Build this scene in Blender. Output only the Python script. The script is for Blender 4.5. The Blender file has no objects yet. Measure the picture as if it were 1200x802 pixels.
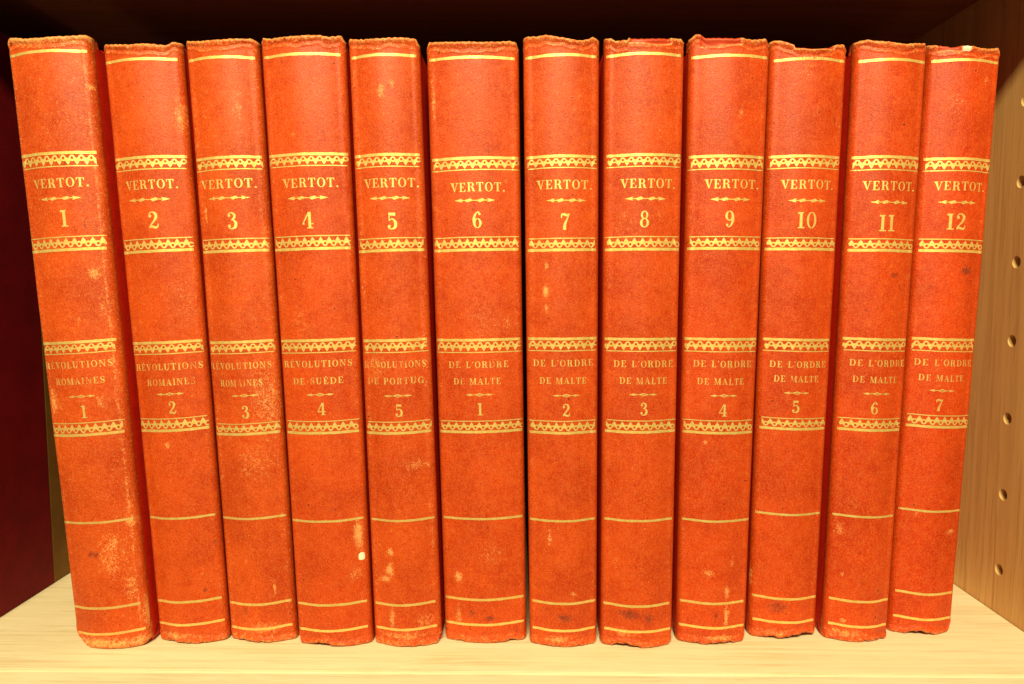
import bpy, math, random
import numpy as np
from math import sin, cos, pi, radians, sqrt

MM = 0.001
scene = bpy.context.scene
COL = scene.collection

# ---------------------------------------------------------------- camera
cam_data = bpy.data.cameras.new('camera')
cam_data.sensor_width = 36.0
cam_data.lens = 36.0 * 821.0 / 1200.0
cam_data.clip_start = 0.01
cam_data.clip_end = 50.0
cam = bpy.data.objects.new('camera', cam_data)
COL.objects.link(cam)
cam.location = (0.0, 0.0, 0.1346)
cam.rotation_euler = (radians(90 - 4.6), 0.0, radians(0.65))
scene.camera = cam

# ---------------------------------------------------------------- world: a dim warm room
world = bpy.data.worlds.new('World')
scene.world = world
world.use_nodes = True
bg = world.node_tree.nodes['Background']
bg.inputs['Color'].default_value = (1.0, 0.72, 0.42, 1)
bg.inputs['Strength'].default_value = 0.22

# ---------------------------------------------------------------- the room's ceiling light, in front of and above the shelf
lamp_data = bpy.data.lights.new('ceiling_light', 'AREA')
lamp_data.shape = 'RECTANGLE'
lamp_data.size = 0.45
lamp_data.size_y = 0.09
lamp_data.energy = 25.0
lamp_data.color = (1.0, 0.90, 0.52)
lamp = bpy.data.objects.new('ceiling_light', lamp_data)
COL.objects.link(lamp)
_aim = np.array((0.0, 0.252, 0.110))
_el = radians(41.0)
lamp.location = (-0.05, 0.252 - 1.1 * cos(_el), 0.110 + 1.1 * sin(_el))
lamp.rotation_euler = (pi / 2 - _el, 0.0, 0.0)

scene.view_settings.view_transform = 'Standard'
scene.view_settings.look = 'None'
scene.view_settings.exposure = 0.0
scene.view_settings.gamma = 1.0
scene.view_settings.use_curve_mapping = False


# ---------------------------------------------------------------- helpers
def tag(o, label=None, cat=None, group=None, kind=None):
    if label: o['label'] = label
    if cat: o['category'] = cat
    if group: o['group'] = group
    if kind: o['kind'] = kind
    return o


def empty(name, loc):
    o = bpy.data.objects.new(name, None)
    o.empty_display_size = 0.01
    COL.objects.link(o)
    o.location = loc
    return o


def mesh_obj(name, verts_mm, faces, mat, parent=None, smooth=False, attrs=None):
    me = bpy.data.meshes.new(name)
    me.from_pydata([(x * MM, y * MM, z * MM) for x, y, z in verts_mm], [], faces)
    me.update()
    if smooth:
        me.polygons.foreach_set('use_smooth', np.ones(len(me.polygons), dtype=bool))
    for k, v in (attrs or {}).items():
        a = me.attributes.new(k, 'FLOAT', 'POINT')
        a.data.foreach_set('value', np.asarray(v, dtype=np.float32))
    me.materials.append(mat)
    o = bpy.data.objects.new(name, me)
    COL.objects.link(o)
    if parent is not None:
        o.parent = parent
    return o


class Nodes:
    """small node-tree builder"""
    def __init__(self, name):
        self.m = bpy.data.materials.new(name)
        self.m.use_nodes = True
        self.t = self.m.node_tree
        self.bsdf = self.t.nodes['Principled BSDF']

    def n(self, typ, **kw):
        nd = self.t.nodes.new(typ)
        for k, v in kw.items():
            setattr(nd, k, v)
        return nd

    def link(self, a, b):
        self.t.links.new(a, b)

    def val(self, sock, v):
        if hasattr(v, 'is_linked') or isinstance(v, bpy.types.NodeSocket):
            self.link(v, sock)
        else:
            sock.default_value = v

    def math(self, op, a, b=0.0, c=None, clamp=False):
        nd = self.n('ShaderNodeMath', operation=op, use_clamp=clamp)
        self.val(nd.inputs[0], a)
        self.val(nd.inputs[1], b)
        if c is not None: self.val(nd.inputs[2], c)
        return nd.outputs[0]

    def ramp(self, v, lo, hi, a=0.0, b=1.0, smooth=True):
        nd = self.n('ShaderNodeMapRange', interpolation_type='SMOOTHSTEP' if smooth else 'LINEAR')
        self.val(nd.inputs['Value'], v)
        nd.inputs['From Min'].default_value = lo
        nd.inputs['From Max'].default_value = hi
        nd.inputs['To Min'].default_value = a
        nd.inputs['To Max'].default_value = b
        return nd.outputs[0]

    def mix(self, fac, a, b):
        nd = self.n('ShaderNodeMix', data_type='RGBA')
        self.val(nd.inputs['Factor'], fac)
        for i, c in ((6, a), (7, b)):
            if isinstance(c, tuple): nd.inputs[i].default_value = (*c, 1)
            else: self.link(c, nd.inputs[i])
        return nd.outputs[2]

    def noise(self, vec, scale, detail=3.0, rough=0.55, dist=0.0):
        nd = self.n('ShaderNodeTexNoise')
        self.link(vec, nd.inputs['Vector'])
        nd.inputs['Scale'].default_value = scale
        nd.inputs['Detail'].default_value = detail
        nd.inputs['Roughness'].default_value = rough
        nd.inputs['Distortion'].default_value = dist
        return nd.outputs['Fac']

    def coords(self, scale=(1, 1, 1)):
        """object coordinates shifted by a per-object random offset"""
        tc = self.n('ShaderNodeTexCoord')
        oi = self.n('ShaderNodeObjectInfo')
        mp = self.n('ShaderNodeMapping')
        mp.inputs['Scale'].default_value = scale
        cmb = self.n('ShaderNodeCombineXYZ')
        r = oi.outputs['Random']
        self.link(self.math('MULTIPLY', r, 1.7), cmb.inputs[0])
        self.link(self.math('MULTIPLY', r, 0.9), cmb.inputs[1])
        self.link(self.math('MULTIPLY', r, 2.3), cmb.inputs[2])
        ad = self.n('ShaderNodeVectorMath', operation='ADD')
        self.link(tc.outputs['Object'], ad.inputs[0])
        self.link(cmb.outputs[0], ad.inputs[1])
        self.link(ad.outputs[0], mp.inputs['Vector'])
        return mp.outputs[0]

    def attr(self, name):
        return self.n('ShaderNodeAttribute', attribute_name=name).outputs['Fac']

    def bump(self, h, dist, strength=1.0):
        nd = self.n('ShaderNodeBump')
        nd.inputs['Strength'].default_value = strength
        nd.inputs['Distance'].default_value = dist
        self.link(h, nd.inputs['Height'])
        self.link(nd.outputs[0], self.bsdf.inputs['Normal'])

    def out(self, **kw):
        for k, v in kw.items():
            s = self.bsdf.inputs[k.replace('_', ' ')]
            if isinstance(v, tuple) and len(v) == 3: v = (*v, 1)
            self.val(s, v)
        return self.m


def leather_color(N, co):
    """worn orange-red roan: returns (colour, wear mask, grain)"""
    big = N.noise(co, 45.0, 5, 0.65)
    mid = N.noise(co, 320.0, 4, 0.65)
    grain = N.noise(co, 2300.0, 2, 0.6)
    cov = N.n('ShaderNodeMapping'); cov.inputs['Scale'].default_value = (1.0, 1.0, 0.22)
    N.link(co, cov.inputs['Vector'])
    weave = N.noise(cov.outputs[0], 2400.0, 2, 0.5)
    warm = N.mix(N.ramp(big, 0.34, 0.66), (0.42, 0.036, 0.0018), (0.57, 0.064, 0.0038))
    red = N.mix(N.ramp(big, 0.34, 0.66), (0.42, 0.021, 0.0012), (0.56, 0.037, 0.0022))
    c = N.mix(N.ramp(N.attr('tone'), -0.6, 0.5, 0, 1, False), red, warm)
    c = N.mix(N.ramp(mid, 0.38, 0.72, 0, 0.30), c, (0.55, 0.085, 0.006))
    c = N.mix(N.ramp(mid, 0.46, 0.30, 0, 0.28), c, (0.34, 0.020, 0.001))
    c = N.mix(N.ramp(grain, 0.48, 0.68, 0, 0.52), c, (0.64, 0.120, 0.012))
    c = N.mix(N.ramp(grain, 0.50, 0.32, 0, 0.50), c, (0.30, 0.014, 0.001))
    c = N.mix(N.ramp(weave, 0.52, 0.70, 0, 0.35), c, (0.62, 0.115, 0.010))
    # scuffs: the pale ground of the leather shows where an attribute says it is rubbed
    rag = N.math('ADD', N.math('MULTIPLY', N.noise(co, 750.0, 5, 0.75), 0.60), N.math('MULTIPLY', N.noise(co, 2600.0, 2, 0.6), 0.55))
    w = N.math('ADD', N.attr('wear'), N.math('MULTIPLY', N.math('SUBTRACT', rag, 0.575), 2.9))
    w = N.math('MULTIPLY', N.ramp(w, 0.30, 0.95), N.ramp(N.attr('wear'), 0.02, 0.22))
    wear = w
    c = N.mix(N.math('MULTIPLY', wear, 0.74), c, (0.84, 0.41, 0.13))
    # stray rubbed flecks all over
    fl = N.math('MULTIPLY', N.ramp(N.noise(co, 620.0, 3, 0.65), 0.62, 0.74), N.ramp(big, 0.40, 0.6))
    c = N.mix(N.math('MULTIPLY', fl, 0.40), c, (0.76, 0.27, 0.05))
    # dark stains and pinholes
    d = N.math('ADD', N.attr('stain'), N.math('MULTIPLY', N.math('SUBTRACT', N.noise(co, 1000.0, 5, 0.75), 0.5), 2.0))
    d = N.math('MULTIPLY', N.ramp(d, 0.25, 0.95), N.ramp(N.attr('stain'), 0.02, 0.25))
    c = N.mix(N.math('MULTIPLY', d, 0.75), c, (0.10, 0.022, 0.014))
    pin = N.ramp(N.noise(co, 640.0, 1, 0.4), 0.775, 0.80)
    c = N.mix(N.math('MULTIPLY', pin, 0.8), c, (0.10, 0.010, 0.004))
    return c, wear, grain, mid


def mat_leather():
    N = Nodes('worn_orange_leather')
    co = N.coords()
    c, wear, grain, mid = leather_color(N, co)
    # torn inner leather and bare paper chips
    c = N.mix(N.ramp(N.attr('torn'), 0.3, 0.6), c, (0.46, 0.045, 0.010))
    chip = N.math('ADD', N.attr('chip'), N.math('MULTIPLY', N.math('SUBTRACT', mid, 0.5), 0.8))
    c = N.mix(N.ramp(chip, 0.45, 0.55), c, (0.82, 0.72, 0.52))
    h = N.math('ADD', N.math('MULTIPLY', grain, 0.6), mid)
    N.bump(h, 0.00022, 0.55)
    rough = N.ramp(mid, 0.3, 0.7, 0.40, 0.56)
    return N.out(Base_Color=c, Roughness=rough, Specular_IOR_Level=0.36)


def mat_gilt():
    N = Nodes('rubbed_gilt')
    co = N.coords()
    lc, wear, grain, mid = leather_color(N, co)
    n1 = N.noise(co, 900.0, 4, 0.7)
    n2 = N.noise(co, 150.0, 3, 0.6)
    s = N.math('ADD', N.math('MULTIPLY', n1, 0.7), N.math('MULTIPLY', n2, 0.36))
    lost = N.math('ADD', s, N.math('SUBTRACT', N.attr('fade'), 0.5))
    lost = N.ramp(lost, 0.40, 0.76)
    gold = N.mix(N.ramp(n1, 0.35, 0.7), (0.86, 0.56, 0.14), (0.96, 0.74, 0.27))
    c = N.mix(lost, gold, lc)
    met = N.math('MULTIPLY', N.math('SUBTRACT', 1.0, lost), 0.62)
    N.bump(n1, 0.00012, 0.4)
    return N.out(Base_Color=c, Roughness=0.48, Metallic=met, Specular_IOR_Level=0.5)


def mat_board():
    N = Nodes('red_cloth_board')
    co = N.coords()
    n = N.noise(co, 260.0, 4, 0.6)
    g = N.noise(co, 1800.0, 2, 0.5)
    c = N.mix(N.ramp(n, 0.3, 0.7), (0.60, 0.013, 0.002), (0.72, 0.020, 0.002))
    c = N.mix(N.ramp(g, 0.5, 0.75, 0, 0.4), c, (0.58, 0.03, 0.004))
    N.bump(g, 0.0002, 0.4)
    return N.out(Base_Color=c, Roughness=0.5)


def mat_pages():
    N = Nodes('aged_paper_edges')
    co = N.coords((1, 1, 1))
    mp = N.n('ShaderNodeMapping'); mp.inputs['Scale'].default_value = (6.0, 0.2, 0.2)
    N.link(co, mp.inputs['Vector'])
    leaf = N.noise(mp.outputs[0], 700.0, 2, 0.6)
    sp = N.noise(co, 800.0, 3, 0.6)
    c = N.mix(N.ramp(leaf, 0.3, 0.7), (0.16, 0.075, 0.030), (0.26, 0.13, 0.055))
    c = N.mix(N.ramp(sp, 0.58, 0.66, 0, 0.7), c, (0.16, 0.02, 0.01))
    N.bump(leaf, 0.0003, 0.5)
    return N.out(Base_Color=c, Roughness=0.85)


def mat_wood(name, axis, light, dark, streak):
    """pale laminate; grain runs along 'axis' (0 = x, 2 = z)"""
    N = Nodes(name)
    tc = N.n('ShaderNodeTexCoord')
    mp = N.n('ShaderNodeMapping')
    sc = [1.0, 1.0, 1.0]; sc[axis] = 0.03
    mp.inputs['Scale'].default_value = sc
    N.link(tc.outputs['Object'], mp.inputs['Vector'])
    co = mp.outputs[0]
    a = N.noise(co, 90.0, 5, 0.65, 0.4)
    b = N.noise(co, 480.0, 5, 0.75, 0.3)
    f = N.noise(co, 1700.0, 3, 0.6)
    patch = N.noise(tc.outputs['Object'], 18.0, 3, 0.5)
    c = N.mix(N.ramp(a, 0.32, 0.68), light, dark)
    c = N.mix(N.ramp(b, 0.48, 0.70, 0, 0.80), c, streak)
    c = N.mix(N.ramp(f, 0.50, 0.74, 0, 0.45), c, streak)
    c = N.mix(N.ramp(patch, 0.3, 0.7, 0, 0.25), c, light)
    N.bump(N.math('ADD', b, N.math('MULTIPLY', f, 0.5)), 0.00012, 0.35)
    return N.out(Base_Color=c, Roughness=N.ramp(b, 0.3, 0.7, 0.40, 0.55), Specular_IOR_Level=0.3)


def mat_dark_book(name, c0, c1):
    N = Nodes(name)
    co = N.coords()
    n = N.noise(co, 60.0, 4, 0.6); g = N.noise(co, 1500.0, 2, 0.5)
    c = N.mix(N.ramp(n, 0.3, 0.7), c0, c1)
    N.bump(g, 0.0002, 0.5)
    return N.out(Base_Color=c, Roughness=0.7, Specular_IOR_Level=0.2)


LEATHER = mat_leather()
GILT = mat_gilt()
BOARD = mat_board()
PAGES = mat_pages()
SHELF_WOOD = mat_wood('pale_shelf_laminate', 0, (0.78, 0.67, 0.46), (0.71, 0.58, 0.36), (0.52, 0.37, 0.17))
PANEL_WOOD = mat_wood('upright_panel_laminate', 2, (0.74, 0.44, 0.165), (0.64, 0.355, 0.12), (0.42, 0.20, 0.055))
SHADED_WOOD = mat_wood('shade_tinted_recess_laminate', 0, (0.30, 0.105, 0.045), (0.24, 0.080, 0.032), (0.17, 0.05, 0.02))  # case laminate with the recess's red-brown shade put into its colour
HOLE_WOOD = mat_wood('raw_hole_chipboard', 2, (0.74, 0.48, 0.19), (0.66, 0.40, 0.15), (0.5, 0.27, 0.08))
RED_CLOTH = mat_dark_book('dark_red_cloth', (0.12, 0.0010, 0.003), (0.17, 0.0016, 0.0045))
OLIVE_PAPER = mat_dark_book('olive_brown_paper', (0.15, 0.075, 0.012), (0.20, 0.10, 0.018))


def box_faces(o=0):
    return [(o, o+3, o+2, o+1), (o+4, o+5, o+6, o+7), (o, o+1, o+5, o+4), (o+1, o+2, o+6, o+5), (o+2, o+3, o+7, o+6), (o+3, o, o+4, o+7)]


def bevel(o, w_mm, seg=2):
    b = o.modifiers.new('bevel', 'BEVEL')
    b.width = w_mm * MM; b.segments = seg; b.limit_method = 'ANGLE'
    return o


def box(name, lo, hi, mat, parent, bev=0.4):
    (x0, y0, z0), (x1, y1, z1) = lo, hi
    v = [(x0, y0, z0), (x1, y0, z0), (x1, y1, z0), (x0, y1, z0), (x0, y0, z1), (x1, y0, z1), (x1, y1, z1), (x0, y1, z1)]
    o = mesh_obj(name, v, box_faces(), mat, parent)
    if bev: bevel(o, bev)
    return o


# ---------------------------------------------------------------- bookcase
PX = 196.9          # inner face of the right side panel
FRONT = 234.0       # front edge of shelf and panels
BACK = 470.0
UNDER = 256.5       # underside of the upper shelf
case = empty('bookcase', (0, 0.35, 0))
tag(case, 'pale wooden bookcase compartment with a column of pin holes in its right side panel', 'bookcase')
OY = -350.0         # mesh coordinates of the case are relative to its empty


def cbox(name, lo, hi, mat, bev=0.4, parent=None):
    lo = (lo[0], lo[1] + OY, lo[2]); hi = (hi[0], hi[1] + OY, hi[2])
    return box(name, lo, hi, mat, parent or case, bev)


shelf = cbox('shelf_board', (-259, FRONT + 0.9, -19), (PX - 0.3, BACK - 0.3, 0.0), SHELF_WOOD, 0.25)
cbox('edge_strip', (-259, FRONT - 0.4, -19.2), (PX - 0.3, FRONT + 0.88, 0.12), SHELF_WOOD, 0.55, shelf)
upper = cbox('upper_shelf', (-259, FRONT + 0.9, UNDER), (PX - 0.3, BACK - 0.3, UNDER + 19), SHADED_WOOD, 0.25)
cbox('edge_strip', (-259, FRONT - 0.4, UNDER - 0.1), (PX - 0.3, FRONT + 0.88, UNDER + 19.2), SHELF_WOOD, 0.55, upper)
cbox('side_panel', (-278, FRONT, -60), (-259.3, BACK + 4, 330), PANEL_WOOD)
cbox('back_panel', (-259, BACK, -60), (PX - 0.3, BACK + 4, 330), SHADED_WOOD, 0.1)


def right_panel():
    """side panel with real blind shelf-pin holes drilled into its inner face"""
    hy = 281.8; r = 2.3; zs = [18.3 + 31.4 * k for k in range(-2, 10)]
    h = 7.0
    V = []; F = []
    def v(x, y, z): V.append((x, y + OY, z)); return len(V) - 1
    y0, y1, z0, z1 = FRONT, BACK + 4, -60.0, 330.0
    # plain strips before and behind the hole column
    def quad(ya, yb, za, zb):
        F.append((v(PX, ya, za), v(PX, ya, zb), v(PX, yb, zb), v(PX, yb, za)))
    quad(y0, hy - h, z0, z1); quad(hy + h, y1, z0, z1)
    zc = z0
    n = 32
    for z in zs:
        quad(hy - h, hy + h, zc, z - h); zc = z + h
        outer = []; rim = []; lip = []; deep = []
        for k in range(n):
            a = 2 * pi * k / n
            ca, sa = cos(a), sin(a); q = h / max(abs(ca), abs(sa))
            outer.append(v(PX, hy + ca * q, z + sa * q))
            rim.append(v(PX, hy + ca * (r + .12), z + sa * (r + .12)))
            lip.append(v(PX + .12, hy + ca * r, z + sa * r))
        for k in range(n):
            j = (k + 1) % n
            F.append((outer[k], outer[j], rim[j], rim[k])); F.append((rim[k], rim[j], lip[j], lip[k]))
    quad(hy - h, hy + h, zc, z1)
    # the other five faces of the board
    x2 = PX + 19
    b = [v(PX, y0, z0), v(PX, y1, z0), v(PX, y1, z1), v(PX, y0, z1), v(x2, y0, z0), v(x2, y1, z0), v(x2, y1, z1), v(x2, y0, z1)]
    F += [(b[0], b[3], b[7], b[4]), (b[1], b[5], b[6], b[2]), (b[4], b[7], b[6], b[5]), (b[0], b[4], b[5], b[1]), (b[3], b[2], b[6], b[7])]
    p = mesh_obj('side_panel', V, F, PANEL_WOOD, case)
    # the drilled wells, one object each
    HV = [(PX + .12, cos(2 * pi * k / n) * r, sin(2 * pi * k / n) * r) for k in range(n)]
    HV += [(PX + 5, y, z) for _, y, z in HV] + [(PX + 5.6, 0, 0)]
    HF = [(k, (k + 1) % n, n + (k + 1) % n, n + k) for k in range(n)] + [(n + k, n + (k + 1) % n, 2 * n) for k in range(n)]
    hole = mesh_obj('pin_hole', HV, HF, HOLE_WOOD, p)
    for i, z in enumerate(zs):
        c = hole if i == 0 else hole.copy()
        if i: COL.objects.link(c); c.parent = p
        c.location = (0, (hy + OY) * MM, z * MM)
    return p


right_panel()

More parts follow.
